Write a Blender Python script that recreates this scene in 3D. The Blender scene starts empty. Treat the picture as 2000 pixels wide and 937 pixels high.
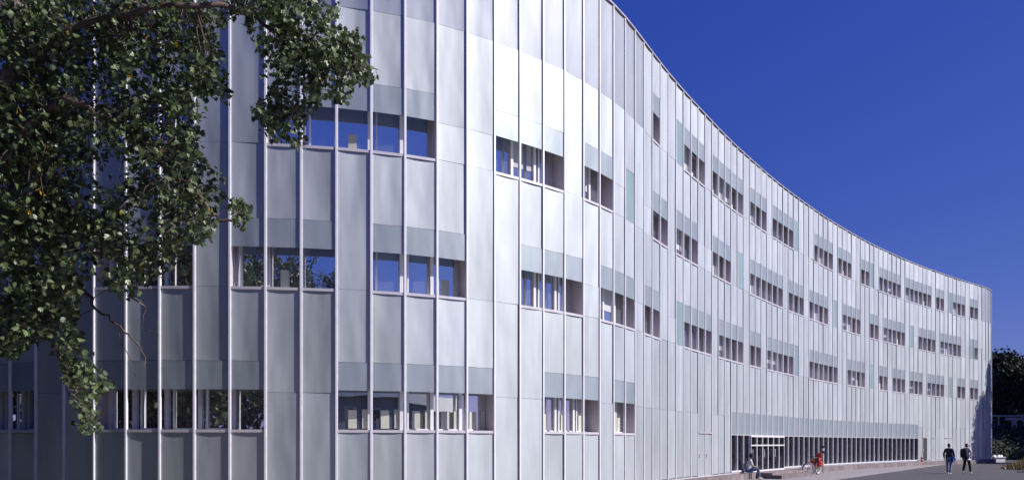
import bpy, bmesh, math, random
from mathutils import Vector, Matrix, Euler
from mathutils import noise as mnoise
R = math.radians
random.seed(7)
S = bpy.context.scene
COL = S.collection

# ------------------------------------------------------------------ camera
F = 1463.5            # focal length in photo pixels (photo 2000 wide)
EYE = 1.8
cam = bpy.data.objects.new('camera', bpy.data.cameras.new('camera'))
COL.objects.link(cam)
cam.data.sensor_width = 36.0
cam.data.lens = 36.0 * F / 2000.0
cam.data.shift_y = (865.0 - 468.5) / 2000.0
cam.location = (0, 0, EYE)
cam.rotation_euler = (R(90), 0, 0)
cam.data.clip_start = 0.1
cam.data.clip_end = 5000
S.camera = cam

# ------------------------------------------------------------------ light
SUN_EL = 38.0
SUN_AZ = -10.0         # degrees from +X, towards the camera side (-Y) when negative
w = bpy.data.worlds.new("World"); S.world = w; w.use_nodes = True
nt = w.node_tree; nt.nodes.clear()
sky = nt.nodes.new('ShaderNodeTexSky'); sky.sky_type = 'NISHITA'; sky.sun_disc = False
sky.sun_elevation = R(SUN_EL); sky.sun_rotation = R(90 - SUN_AZ)
sky.air_density = 1.0; sky.dust_density = 0.0; sky.ozone_density = 4.0; sky.altitude = 1200
sep = nt.nodes.new('ShaderNodeSeparateColor'); comb = nt.nodes.new('ShaderNodeCombineColor')
nt.links.new(sky.outputs[0], sep.inputs[0])
SKY = ((.280, 1.18), (.365, .90), (1.88, .42))      # film response of the slide: gain and contrast per channel
for k, (gain, ex_) in enumerate(SKY):
    pw = nt.nodes.new('ShaderNodeMath'); pw.operation = 'POWER'; pw.inputs[1].default_value = ex_
    ml = nt.nodes.new('ShaderNodeMath'); ml.operation = 'MULTIPLY'; ml.inputs[1].default_value = gain
    nt.links.new(sep.outputs[k], pw.inputs[0]); nt.links.new(pw.outputs[0], ml.inputs[0]); nt.links.new(ml.outputs[0], comb.inputs[k])
bg = nt.nodes.new('ShaderNodeBackground'); bg.inputs[1].default_value = 0.10
wo = nt.nodes.new('ShaderNodeOutputWorld')
nt.links.new(comb.outputs[0], bg.inputs[0]); nt.links.new(bg.outputs[0], wo.inputs[0])
sd = bpy.data.lights.new('sun', 'SUN'); sd.energy = 4.8; sd.angle = R(0.53); sd.color = (1.0, 0.94, 0.90)
so = bpy.data.objects.new('sun', sd); COL.objects.link(so)
sv = Vector((math.cos(R(SUN_AZ)) * math.cos(R(SUN_EL)), math.sin(R(SUN_AZ)) * math.cos(R(SUN_EL)), math.sin(R(SUN_EL))))
so.rotation_euler = sv.to_track_quat('Z', 'Y').to_euler()
S.view_settings.view_transform = 'Standard'; S.view_settings.look = 'None'
S.view_settings.exposure = 0.35; S.view_settings.gamma = 1
S.cycles.max_bounces = 8; S.cycles.transparent_max_bounces = 12
S.cycles.caustics_reflective = False; S.cycles.caustics_refractive = False

# ------------------------------------------------------------------ materials
def newmat(name):
    m = bpy.data.materials.new(name); m.use_nodes = True
    t = m.node_tree
    return m, t, t.nodes['Principled BSDF']
def node(t, kind, **k):
    n = t.nodes.new(kind)
    for a, b in k.items():
        if hasattr(n, a): setattr(n, a, b)
        else: n.inputs[a].default_value = b
    return n
def mat(name, col, rough=0.6, metal=0.0, var=0.15, scale=3.0, bump=0.0, bscale=40.0, spec=0.5, island=0.0, coat=0.0):
    m, t, p = newmat(name)
    geo = node(t, 'ShaderNodeNewGeometry')
    nz = node(t, 'ShaderNodeTexNoise'); nz.inputs['Scale'].default_value = scale; nz.inputs['Detail'].default_value = 6
    t.links.new(geo.outputs['Position'], nz.inputs['Vector'])
    mr = node(t, 'ShaderNodeMapRange'); mr.inputs['To Min'].default_value = 1 - var; mr.inputs['To Max'].default_value = 1 + var
    mr.inputs['From Min'].default_value = .3; mr.inputs['From Max'].default_value = .7
    t.links.new(nz.outputs[0], mr.inputs[0])
    last = mr.outputs[0]
    if island:
        m2 = node(t, 'ShaderNodeMapRange'); m2.inputs['To Min'].default_value = 1 - island; m2.inputs['To Max'].default_value = 1 + island
        oi = node(t, 'ShaderNodeObjectInfo')
        ad = node(t, 'ShaderNodeMath'); ad.operation = 'ADD'; fr = node(t, 'ShaderNodeMath'); fr.operation = 'FRACT'
        t.links.new(geo.outputs['Random Per Island'], ad.inputs[0]); t.links.new(oi.outputs['Random'], ad.inputs[1])
        t.links.new(ad.outputs[0], fr.inputs[0]); t.links.new(fr.outputs[0], m2.inputs[0])
        mu = node(t, 'ShaderNodeMath'); mu.operation = 'MULTIPLY'
        t.links.new(last, mu.inputs[0]); t.links.new(m2.outputs[0], mu.inputs[1]); last = mu.outputs[0]
    vm = node(t, 'ShaderNodeVectorMath'); vm.operation = 'SCALE'; vm.inputs[0].default_value = col[:3]
    t.links.new(last, vm.inputs['Scale']); t.links.new(vm.outputs[0], p.inputs['Base Color'])
    p.inputs['Roughness'].default_value = rough; p.inputs['Metallic'].default_value = metal
    p.inputs['Specular IOR Level'].default_value = spec
    if coat: p.inputs['Coat Weight'].default_value = coat
    if bump:
        b = node(t, 'ShaderNodeBump'); b.inputs['Strength'].default_value = bump; b.inputs['Distance'].default_value = .02
        n2 = node(t, 'ShaderNodeTexNoise'); n2.inputs['Scale'].default_value = bscale; n2.inputs['Detail'].default_value = 4
        t.links.new(geo.outputs['Position'], n2.inputs['Vector']); t.links.new(n2.outputs[0], b.inputs['Height'])
        t.links.new(b.outputs[0], p.inputs['Normal'])
    return m

def glass_panel_mat(name, col, rough=0.22, transp=0.0, island=0.05, ior=1.5, spec=.5, coat=0, sss=0, metal=0):
    """white-backed satin glass: pale diffuse body under a soft gloss, faint waviness and streaks"""
    m, t, p = newmat(name)
    geo = node(t, 'ShaderNodeNewGeometry'); oi = node(t, 'ShaderNodeObjectInfo')
    mp = node(t, 'ShaderNodeMapping'); mp.inputs['Scale'].default_value = (1.2, 1.2, .25)
    t.links.new(geo.outputs['Position'], mp.inputs['Vector'])
    nz = node(t, 'ShaderNodeTexNoise'); nz.inputs['Scale'].default_value = 1.6; nz.inputs['Detail'].default_value = 5
    t.links.new(mp.outputs[0], nz.inputs['Vector'])
    mr = node(t, 'ShaderNodeMapRange'); mr.inputs['From Min'].default_value = .3; mr.inputs['From Max'].default_value = .7
    mr.inputs['To Min'].default_value = .90; mr.inputs['To Max'].default_value = 1.06
    t.links.new(nz.outputs[0], mr.inputs[0])
    ad = node(t, 'ShaderNodeMath'); ad.operation = 'ADD'; fr = node(t, 'ShaderNodeMath'); fr.operation = 'FRACT'
    t.links.new(geo.outputs['Random Per Island'], ad.inputs[0]); t.links.new(oi.outputs['Random'], ad.inputs[1]); t.links.new(ad.outputs[0], fr.inputs[0])
    m2 = node(t, 'ShaderNodeMapRange'); m2.inputs['To Min'].default_value = 1 - island; m2.inputs['To Max'].default_value = 1 + island
    t.links.new(fr.outputs[0], m2.inputs[0])
    mu = node(t, 'ShaderNodeMath'); mu.operation = 'MULTIPLY'
    t.links.new(mr.outputs[0], mu.inputs[0]); t.links.new(m2.outputs[0], mu.inputs[1])
    vm = node(t, 'ShaderNodeVectorMath'); vm.operation = 'SCALE'; vm.inputs[0].default_value = col
    t.links.new(mu.outputs[0], vm.inputs['Scale']); t.links.new(vm.outputs[0], p.inputs['Base Color'])
    p.inputs['Coat Weight'].default_value = coat; p.inputs['Metallic'].default_value = metal; p.inputs['Coat Roughness'].default_value = .16
    if sss: p.inputs['Subsurface Weight'].default_value = sss; p.inputs['Subsurface Radius'].default_value = (1, 1, 1); p.inputs['Subsurface Scale'].default_value = .10
    p.inputs['Roughness'].default_value = rough; p.inputs['IOR'].default_value = ior; p.inputs['Specular IOR Level'].default_value = spec
    mp2 = node(t, 'ShaderNodeMapping'); mp2.inputs['Scale'].default_value = (1, 1, .35)
    t.links.new(geo.outputs['Position'], mp2.inputs['Vector'])
    n2 = node(t, 'ShaderNodeTexNoise'); n2.inputs['Scale'].default_value = 1.3; n2.inputs['Detail'].default_value = 1.5
    t.links.new(mp2.outputs[0], n2.inputs['Vector'])
    b = node(t, 'ShaderNodeBump'); b.inputs['Strength'].default_value = .7; b.inputs['Distance'].default_value = .09
    t.links.new(n2.outputs[0], b.inputs['Height']); t.links.new(b.outputs[0], p.inputs['Normal'])
    if transp:
        tr = node(t, 'ShaderNodeBsdfTransparent'); tr.inputs[0].default_value = (.85, .93, .93, 1)
        mx = node(t, 'ShaderNodeMixShader'); mx.inputs[0].default_value = transp
        t.links.new(p.outputs[0], mx.inputs[1]); t.links.new(tr.outputs[0], mx.inputs[2])
        t.links.new(mx.outputs[0], t.nodes['Material Output'].inputs[0])
    return m

M = {}
M['panel'] = glass_panel_mat('satin_panel', (.515, .552, .578), rough=.75, island=.08, ior=1.5, coat=.8, metal=1.0, sss=.5)
M['parapet'] = glass_panel_mat('parapet_panel', (.52, .55, .60), rough=.6, island=.03, transp=.36, ior=1.5, coat=.6, metal=.25)
M['frost'] = glass_panel_mat('frosted_glass', (.48, .545, .59), rough=.5, transp=.34, island=.04, ior=1.5, coat=.5, metal=.35)
M['teal'] = glass_panel_mat('green_glass', (.36, .47, .49), rough=.2, transp=.2, island=.1, ior=1.6)
M['alu'] = mat('aluminium_fin', (.84, .83, .86), rough=.45, metal=.1, var=.05, scale=4)
M['sill'] = mat('sill_metal', (.66, .63, .66), rough=.4, metal=.2, var=.06)
M['reveal'] = mat('reveal_metal', (.58, .52, .53), rough=.5, metal=.1, var=.06)
M['post'] = mat('white_frame', (.74, .74, .78), rough=.4, var=.04)
M['dark'] = mat('dark_interior', (.03, .03, .035), rough=.7, var=.3)
M['backing'] = mat('wall_backing', (.22, .22, .24), rough=.8)
M['blind'] = mat('pale_blind', (.50, .52, .44), rough=.6, var=.05, island=.12)
M['blind2'] = mat('grey_blind', (.50, .50, .55), rough=.6, var=.05, island=.25)
M['plinth'] = mat('plinth_stone', (.20, .165, .17), rough=.85, var=.25, scale=2.5, bump=.5, bscale=25, island=.18)
M['roof'] = mat('roof_felt', (.18, .18, .19), rough=.9)
M['coping'] = mat('coping_metal', (.50, .48, .52), rough=.45, metal=.3)
def pane_mat(name, a):
    m, t, p = newmat(name)
    p.inputs['Base Color'].default_value = (a, a * 1.02, a * 1.05, 1); p.inputs['Metallic'].default_value = .92
    p.inputs['Roughness'].default_value = .015
    geo = node(t, 'ShaderNodeNewGeometry')
    n2 = node(t, 'ShaderNodeTexNoise'); n2.inputs['Scale'].default_value = .8; n2.inputs['Detail'].default_value = 1
    t.links.new(geo.outputs['Position'], n2.inputs['Vector'])
    b = node(t, 'ShaderNodeBump'); b.inputs['Strength'].default_value = .06; b.inputs['Distance'].default_value = .05
    t.links.new(n2.outputs[0], b.inputs['Height']); t.links.new(b.outputs[0], p.inputs['Normal'])
    return m
M['pane'] = pane_mat('window_glass', .78)
M['pane_dark'] = pane_mat('shop_glass', .07)

# ------------------------------------------------------------------ helpers
def obj(name, me, parent=None, loc=None, rz=None, kind=None):
    o = bpy.data.objects.new(name, me); COL.objects.link(o)
    if parent is not None: o.parent = parent
    if loc is not None: o.location = loc
    if rz is not None: o.rotation_euler = (0, 0, rz)
    if kind: o['kind'] = kind
    return o
def empty(name, loc=(0, 0, 0), rz=0, label=None, cat=None, group=None, parent=None):
    o = obj(name, None, parent, loc, rz); o.empty_display_size = .3
    if label: o['label'] = label
    if cat: o['category'] = cat
    if group: o['group'] = group
    return o
def tag(o, label, cat, group=None):
    o['label'] = label; o['category'] = cat
    if group: o['group'] = group
    return o
class MB:
    def __init__(s): s.v = []; s.f = []; s.mi = []
    def box(s, x0, x1, y0, y1, z0, z1, mi=0, T=None):
        n = len(s.v)
        P = [(x0, y0, z0), (x1, y0, z0), (x1, y1, z0), (x0, y1, z0), (x0, y0, z1), (x1, y0, z1), (x1, y1, z1), (x0, y1, z1)]
        if T is not None: P = [tuple(T @ Vector(p)) for p in P]
        s.v += P
        s.f += [tuple(n + i for i in q) for q in ((0, 3, 2, 1), (4, 5, 6, 7), (0, 1, 5, 4), (1, 2, 6, 5), (2, 3, 7, 6), (3, 0, 4, 7))]
        s.mi += [mi] * 6; return s
    def quad(s, a, b, c, d, mi=0):
        n = len(s.v); s.v += [tuple(a), tuple(b), tuple(c), tuple(d)]; s.f.append((n, n + 1, n + 2, n + 3)); s.mi.append(mi); return s
    def tube(s, pts, rad, n=8, mi=0, cap=True):
        pts = [Vector(p) for p in pts]
        if not hasattr(rad, '__len__'): rad = [rad] * len(pts)
        base = len(s.v); up = None
        for i, p in enumerate(pts):
            d = (pts[min(i + 1, len(pts) - 1)] - pts[max(i - 1, 0)])
            d = d.normalized() if d.length > 1e-9 else Vector((0, 0, 1))
            if up is None: up = Vector((0, 0, 1)) if abs(d.z) < .9 else Vector((1, 0, 0))
            a = d.cross(up); a = a.normalized() if a.length > 1e-6 else Vector((1, 0, 0)); b = d.cross(a).normalized(); up = a.cross(d)
            for k in range(n):
                t = 2 * math.pi * k / n
                s.v.append(tuple(p + (a * math.cos(t) + b * math.sin(t)) * rad[i]))
        for i in range(len(pts) - 1):
            for k in range(n):
                k2 = (k + 1) % n
                s.f.append((base + i * n + k, base + i * n + k2, base + (i + 1) * n + k2, base + (i + 1) * n + k)); s.mi.append(mi)
        if cap:
            s.f.append(tuple(base + k for k in range(n))); s.mi.append(mi)
            e = base + (len(pts) - 1) * n
            s.f.append(tuple(e + k for k in reversed(range(n)))); s.mi.append(mi)
        return s
    def torus(s, c, r, rr, axis='y', n=28, m=6, mi=0):
        pts = []
        for i in range(n + 1):
            t = 2 * math.pi * i / n
            pts.append((c[0] + r * math.cos(t), c[1], c[2] + r * math.sin(t)) if axis == 'y' else (c[0] + r * math.cos(t), c[1] + r * math.sin(t), c[2]))
        return s.tube(pts, rr, m, mi, False)
    def mesh(s, name, *mats, smooth=False):
        me = bpy.data.meshes.new(name); me.from_pydata(s.v, [], s.f); me.update()
        for m in mats: me.materials.append(m)
        if len(mats) > 1: me.polygons.foreach_set('material_index', s.mi)
        if smooth: me.polygons.foreach_set('use_smooth', [True] * len(me.polygons))
        return me

# ------------------------------------------------------------------ facade plan
W = .87; ST = 3.6
TH = [-17.24,-14.12,-10.88,-7.19,-3.55,-0.36,2.42,4.91,7.39,10.16,13.44,17.58,22.75,28.12,32.66,35.72,38.15,41.01,44.7,48.67,52.58,56.1,58.61,59.81,60.01,59.67,58.99,58.16,57.42,56.86,56.44,56.22,56.16,56.03,55.63,55.03,54.33,53.76,53.44,53.28,53.18,52.99,52.59,52.06,51.56,51.14,50.76,50.42,50.17,49.95,49.74,49.46,49.1,48.67,48.19,47.75,47.41,47.14,46.87,46.57,46.27,45.89,45.34,44.69,44.14,43.76,43.54,43.38,43.22,42.98,42.59,42.08,41.59,41.13,40.7,40.28,39.92,39.72,39.64,39.53,39.24,38.76,38.24,37.77,37.38,37.04,36.77,36.54]
MX = [20,70,127,183,245,310,379,450,520,589,659,728,793.7,855,913.7,965,1013.6,1058.5,1099.5,1133,1166,1194,1218,1236.5,1254.5,1271,1287,1302,1318,1333,1348,1362,1375.5,1389,1401,1414,1426,1439,1451.7,1463.4,1475.6,1486.4,1497.5,1508,1518,1529,1539,1549,1559.7,1569.5,1580,1589,1598,1608,1617,1626,1636,1645,1654,1663,1672,1681,1689.5,1698,1707,1716,1725,1734,1742.5,1751,1759.5,1767.7,1776.4,1784.6,1793.5,1801.5,1810.4,1819,1827.6,1836,1844,1851.8,1860.4,1868.6,1877,1885.5,1893.8,1902,1910]
NL = 22
left = [TH[0] - 3.3 * (k + 1) for k in range(NL)][::-1]
TURN = [37.5, 39.5, 42.5, 46.5, 51.5, 58, 67, 79, 92, 105, 116]
THA = left + TH + TURN
X0, Y0 = -13.05425, 19.49795
P = [(X0, Y0)]
for th in reversed(left): P.insert(0, (P[0][0] - W * math.cos(R(th)), P[0][1] - W * math.sin(R(th))))
for th in TH + TURN: P.append((P[-1][0] + W * math.cos(R(th)), P[-1][1] + W * math.sin(R(th))))
NB = len(THA)
MXA = {NL + i: x for i, x in enumerate(MX)}
def bay(px):      # index of the mullion nearest a photo column
    return min(MXA, key=lambda i: abs(MXA[i] - px))
def projx(i): return 1000 + F * P[i][0] / P[i][1]
LAST = NL + len(MX) - 1

Z_SILL = {1: EYE + .097 * ST, 2: EYE + 1.09 * ST, 3: EYE + 2.09 * ST, 4: EYE + 3.088 * ST}
Z_TOP = EYE + 3.942 * ST
Z_BOT = .43
OPEN_H = 1.0; BAND_H = 1.72; DEPTH = .42
GROUPS = {
 1: [(-99, 70), (183, 520), (659, 965), (1058.5, 1166), (1194, 1236.5)],
 2: [(-60, 70), (183, 379), (450, 659), (728, 913.7), (1013.6, 1133), (1166, 1236.5), (1254.5, 1287), (1333, 1389), (1401, 1451.7),
     (1463.4, 1486.4), (1497.5, 1549), (1580, 1636), (1654, 1689.5), (1716, 1734), (1742.5, 1767.7), (1776.4, 1801.5), (1810.4, 1844),
     (1868.6, 1885.5), (1893.8, 1910), ('t', 2, 5)],
 3: [(183, 379), (520, 855), (965, 1099.5), (1133, 1194), (1271, 1302), (1318, 1362), (1389, 1426), (1463.4, 1529), (1539, 1569.5),
     (1580, 1617), (1645, 1681), (1698, 1716), (1725, 1767.7), (1793.5, 1827.6), (1836, 1877), (1902, 1910), ('t', 6, 8)],
 4: [(1271, 1287), (1333, 1375.5), (1389, 1451.7), (1463.4, 1497.5), (1508, 1549), (1589, 1626), (1636, 1663), (1681, 1698), (1716, 1759.5),
     (1767.7, 1819), (1827.6, 1844), (1860.4, 1885.5), (1893.8, 1910)],
}
TEAL = {(3, bay(1218)), (4, bay(1318)), (2, bay(1318)), (3, bay(1439)), (4, bay(1549)), (2, bay(1549)), (3, bay(1626)), (4, bay(1698)),
        (3, bay(1776.4)), (2, bay(1698)), (2, bay(1851.8)), (4, bay(1851.8)), (3, bay(1672)), (3, bay(1893.8)), (1, bay(1672))}
WIN = {}
for row, gs in GROUPS.items():
    for g in gs:
        if g[0] == 't': a, b = LAST + g[1], LAST + g[2]
        elif g[0] < 0: a, b = NL - 4, bay(g[1])
        else: a, b = bay(g[0]), bay(g[1])
        for i in range(a, b): WIN[(row, i)] = (i == a, i == b - 1)
for i in range(2, NL - 6):
    for row in (1, 2, 3):
        if (i * 7 + row * 5) % 11 < 7: WIN[(row, i)] = (((i - 1) * 7 + row * 5) % 11 >= 7, ((i + 1) * 7 + row * 5) % 11 >= 7)
STRIP = range(bay(1426), bay(1793.5))         # ground-floor glazed strip
DOORS = range(bay(1463.4), bay(1533))         # entrance
Z_ST0, Z_ST1, Z_ST2 = .52, 2.22, 3.28
SIDE_DOORS = {bay(1362), bay(1375.5), bay(1801.5), bay(1819), bay(1844), bay(1851.8), bay(1902)}

building = empty('curved_building', (P[NL + 8][0], P[NL + 8][1], 0), 0,
                 'long curved building in pale satin glass panels with thin vertical fins and window ribbons', 'building')
BO = Vector(building.location)
def place(name, me, i, z=0, kind=None, par=None):
    return obj(name, me, par or building, Vector((P[i][0], P[i][1], z)) - BO, R(THA[i]), kind)
# local bay frame: +x along the wall, -y outward, z up
FW = .05; G = .0035
cache = {}
def cached(key, fn):
    if key not in cache: cache[key] = fn()
    return cache[key]
def panel_mesh(h, m):
    h = round(h, 3)
    def fn():
        mb = MB(); x0, x1 = FW / 2 + G, W - FW / 2 - G; z0, z1 = G, h - G; c = .004
        # glass sheet dished by a centimetre and a half between its side clips, with closed edges
        n = 8; sag = .016
        for k in range(n + 1):
            t = k / n; x = x0 + (x1 - x0) * t; y = -.004 + sag * 4 * t * (1 - t)
            mb.v += [(x, .036, z0), (x, .036, z1), (x, y, z0), (x, y, z1)]
        for k in range(n):
            q = k * 4
            mb.f += [(q + 2, q + 6, q + 7, q + 3), (q, q + 4, q + 6, q + 2), (q + 1, q + 3, q + 7, q + 5)]
        mb.f += [(0, 2, 3, 1), (n * 4, n * 4 + 1, n * 4 + 3, n * 4 + 2), (0, 1, n * 4 + 1, n * 4)]
        mb.mi = [0] * len(mb.f)
        me = mb.mesh('panel', M[m])
        for p_ in me.polygons:
            if p_.normal.y < -.9: p_.use_smooth = True
        me.set_sharp_from_angle(angle=R(35))
        return me
    return cached(('p', h, m), fn)

panels = []   # (screen area, i, z0, z1, mat)
def add_panel(i, z0, z1, m='panel'):
    pw = abs(projx(i + 1) - projx(i)) if 0 < i < LAST + 7 else 0
    vis = i >= NL - 3 and P[i][1] > 1
    area = pw * (z1 - z0) * F / P[i][1] if vis else 0
    panels.append((area, i, z0, z1, m))

wall = MB()
def back(i, z0, z1):
    c, s = math.cos(R(THA[i])), math.sin(R(THA[i]))
    d = .06
    a = Vector((P[i][0] - s * d, P[i][1] + c * d, 0)) - BO; b = Vector((P[i + 1][0] - s * d, P[i + 1][1] + c * d, 0)) - BO
    wall.quad((a.x, a.y, z0), (b.x, b.y, z0), (b.x, b.y, z1), (a.x, a.y, z1))

rnd = random.Random(3)
for i in range(NB):
    strip = i in STRIP
    z = Z_BOT
    tier = []
    right = i >= bay(1271)
    # ground floor
    if strip:
        add_panel(i, Z_ST2, Z_SILL[2]); back(i, Z_ST2, Z_SILL[2])
    elif i in SIDE_DOORS:
        add_panel(i, .30, 2.22); add_panel(i, 2.27, Z_SILL[2]); back(i, .3, Z_SILL[2])
    elif (1, i) in WIN:
        add_panel(i, Z_BOT, Z_SILL[1] - .08); back(i, .2, Z_SILL[1])
        add_panel(i, Z_SILL[1] + BAND_H, Z_SILL[2] - (.08 if (2, i) in WIN else 0)); back(i, Z_SILL[1] + BAND_H, Z_SILL[2])
    else:
        add_panel(i, Z_BOT, Z_SILL[1] + .93); add_panel(i, Z_SILL[1] + .93, Z_SILL[2] - (.08 if (2, i) in WIN else 0), 'panel'); back(i, .2, Z_SILL[2])
    for row in (2, 3, 4):
        zs = Z_SILL[row]; zn = Z_SILL[row + 1] if row < 4 else Z_TOP
        cut = .08 if (row + 1, i) in WIN else 0
        if (row, i) in WIN:
            add_panel(i, zs + BAND_H if row < 4 else zs + BAND_H, zn - cut); back(i, zs + BAND_H, zn)
        elif (row, i) in TEAL:
            add_panel(i, zs, zs + BAND_H, 'teal'); add_panel(i, zs + BAND_H, zn - cut); back(i, zs, zn)
        elif row == 4:
            if i < bay(1254.5) or i > LAST: add_panel(i, zs, zn, 'parapet')
            else: add_panel(i, zs, zn)
            if i >= bay(1254.5) and i <= LAST: back(i, zs, zn)
        elif rnd.random() < .45:
            add_panel(i, zs, zs + .98); add_panel(i, zs + .98, zn - cut); back(i, zs, zn)
        else:
            add_panel(i, zs, zn - cut); back(i, zs, zn)
panels.sort(key=lambda p: -p[0])
for area, i, z0, z1, m in panels[:300]:
    o = place('panel', panel_mesh(z1 - z0, m), i, z0)
    # pieces sit a hair unevenly, as fitted glass does
    o.rotation_euler = (R(rnd.uniform(-.12, .12)), 0, R(THA[i]) + R(rnd.uniform(-.8, .8)))
rest_s = []; rest = MB(); rest_m = ['panel', 'parapet', 'teal']
for area, i, z0, z1, m in panels[300:]:
    me = panel_mesh(z1 - z0, m); T = Matrix.Translation(Vector((P[i][0], P[i][1], z0)) - BO) @ Matrix.Rotation(R(THA[i]) + R(rnd.uniform(-1.2, 1.2)), 4, 'Z')
    n = len(rest.v)
    rest.v += [tuple(T @ v.co) for v in me.vertices]
    for p in me.polygons: rest.f.append(tuple(n + k for k in p.vertices)); rest.mi.append(rest_m.index(m)); rest_s.append(p.normal.y < -.9)
rme = rest.mesh('far_panels', *[M[k] for k in rest_m]); rme.polygons.foreach_set('use_smooth', rest_s); rme.set_sharp_from_angle(angle=R(35))
obj('panel', rme, building, kind='stuff')
obj('wall', wall.mesh('wall', M['backing']), building)

# vertical fins
def fin(z0, z1):
    mb = MB(); h = z1 - z0
    mb.box(-.024, .024, -.040, .05, 0, h); mb.box(-.038, .038, -.012, .0, 0, h)
    return mb.mesh('mullion', M['alu'])
fm = fin(Z_BOT - .03, Z_TOP + .0); fm_strip = fin(Z_BOT - .02, Z_TOP)
for i in range(NB + 1):
    a = THA[min(i, NB - 1)]; b = THA[max(i - 1, 0)]
    obj('mullion', fm, building, Vector((P[i][0], P[i][1], Z_BOT - .03)) - BO, R((a + b) / 2))

# coping along the parapet and base rail
def ribbon(d0, d1, z0, z1, i0=0, i1=NB):
    mb = MB()
    ring = []
    for i in range(i0, i1 + 1):
        a = R((THA[min(i, NB - 1)] + THA[max(i - 1, 0)]) / 2); c, s = math.cos(a), math.sin(a)
        r = []
        for d, z in ((d0, z0), (d1, z0), (d1, z1), (d0, z1)):
            r.append((P[i][0] - s * d - BO.x, P[i][1] + c * d - BO.y, z))
        ring.append(r)
    for i, r in enumerate(ring): mb.v += r
    for i in range(len(ring) - 1):
        for k in range(4):
            k2 = (k + 1) % 4; mb.f.append((i * 4 + k, i * 4 + k2, i * 4 + 4 + k2, i * 4 + 4 + k)); mb.mi.append(0)
    mb.f.append((0, 3, 2, 1)); mb.mi.append(0); e = (len(ring) - 1) * 4; mb.f.append((e, e + 1, e + 2, e + 3)); mb.mi.append(0)
    return mb
obj('coping', ribbon(-.05, .25, Z_TOP + .003, Z_TOP + .05).mesh('coping', M['coping']), building)
obj('base_rail', ribbon(-.03, .06, Z_BOT - .075, Z_BOT - .032).mesh('base_rail', M['sill']), building)
obj('ledge', ribbon(-.10, .3, .0, Z_BOT - .08, 0, bay(1426)).mesh('ledge', M['plinth']), building)
# plinth stones, one per bay where they show
for i in range(bay(1333), LAST + 6):
    if i in DOORS: continue
    def fn():
        mb = MB(); mb.box(.008, W - .008, -.36 + .0, .2, 0, .34); return mb.mesh('plinth_stone', M['plinth'])
    place('stone', cached('stone', fn), i, .003 * (i % 3))
# roof + rear walls
inner = [(P[i][0] - math.sin(R(THA[i])) * .26, P[i][1] + math.cos(R(THA[i])) * .26) for i in range(NB)]
ex = Vector((P[NB - 1][0], P[NB - 1][1])); sx = Vector((P[0][0], P[0][1]))
rear = [(ex.x - 9, ex.y + 10), (20, 66), (-2, 44), (-18, 36), (-30, 30), (sx.x - 2, sx.y + 3)]
ks = bay(1254.5)
for ring_, zr in ((inner[ks:LAST + 1] + [inner[-1]] + rear[:3], Z_TOP - .75), (inner[:ks + 1] + rear[2:], Z_SILL[4] - .03)):
    mb = MB(); mb.v = [(x - BO.x, y - BO.y, zr) for x, y in ring_]; mb.f = [tuple(range(len(ring_)))]; mb.mi = [0]
    obj('roof', mb.mesh('roof', M['roof']), building)
mb = MB(); (xa, ya), (xb, yb) = inner[ks], rear[2]
mb.quad((xa - BO.x, ya - BO.y, Z_SILL[4] - .1), (xb - BO.x, yb - BO.y, Z_SILL[4] - .1), (xb - BO.x, yb - BO.y, Z_TOP - .3), (xa - BO.x, ya - BO.y, Z_TOP - .3))
obj('end_wall', mb.mesh('end_wall', M['panel']), building)
mb = MB(); pts = [inner[-1]] + rear + [inner[0]]
for (xa, ya), (xb, yb) in zip(pts, pts[1:]):
    mb.quad((xa - BO.x, ya - BO.y, 0), (xb - BO.x, yb - BO.y, 0), (xb - BO.x, yb - BO.y, Z_TOP), (xa - BO.x, ya - BO.y, Z_TOP))
obj('rear_wall', mb.mesh('rear_wall', M['panel']), building)

# windows: recess lining > frosted pane, inner pane, post, sill
def lining(l, r):
    def fn():
        mb = MB(); a, b = 0, W; D = DEPTH
        mb.quad((a, .0, BAND_H), (b, .0, BAND_H), (b, D, BAND_H), (a, D, BAND_H))          # soffit
        if l: mb.box(a + .0, a + .03, .022, D, 0, BAND_H)
        if r: mb.box(b - .03, b, .022, D, 0, BAND_H)
        mb.box(a, b, D + .03, D + .05, 0, BAND_H)
        return mb.mesh('window', M['reveal'])
    return cached(('lin', l, r), fn)
def m_front(): return MB().box(FW / 2 + G, W - FW / 2 - G, -.004, .012, OPEN_H, BAND_H - .006).mesh('frosted_pane', M['frost'])
def m_pane(): return MB().quad((-.02, DEPTH, 0), (W + .02, DEPTH, 0), (W + .02, DEPTH, BAND_H), (-.02, DEPTH, BAND_H)).mesh('pane', M['pane'])
def m_post(): 
    mb = MB().box(-.045, .045, DEPTH - .075, DEPTH - .002, 0, BAND_H - .003); return mb.mesh('post', M['post'])
def m_sash(): 
    mb = MB(); y0, y1 = DEPTH - .05, DEPTH - .002
    mb.box(.16, .205, y0, y1, 0, BAND_H - .003); mb.box(.205, W - .045, y0, y1, 0, .04); mb.box(.205, W - .045, y0, y1, BAND_H - .5, BAND_H - .455)
    return mb.mesh('sash', M['post'])
def m_sill(): return MB().box(FW / 2 - .002, W - FW / 2 + .002, -.022, DEPTH + .02, -.075, -.002).mesh('sill', M['sill'])
def m_blind(): return MB().box(.30, .52, DEPTH - .03, DEPTH - .004, .04, .52).mesh('radiator_panel', M['blind'])
def m_blind2(): return MB().box(.66, .80, DEPTH - .03, DEPTH - .004, .04, .54).mesh('radiator_panel', M['blind'])
def m_full(): return MB().box(.05, W - .05, DEPTH - .02, DEPTH - .006, .45, BAND_H - .01).mesh('blind', M['blind2'])
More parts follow.
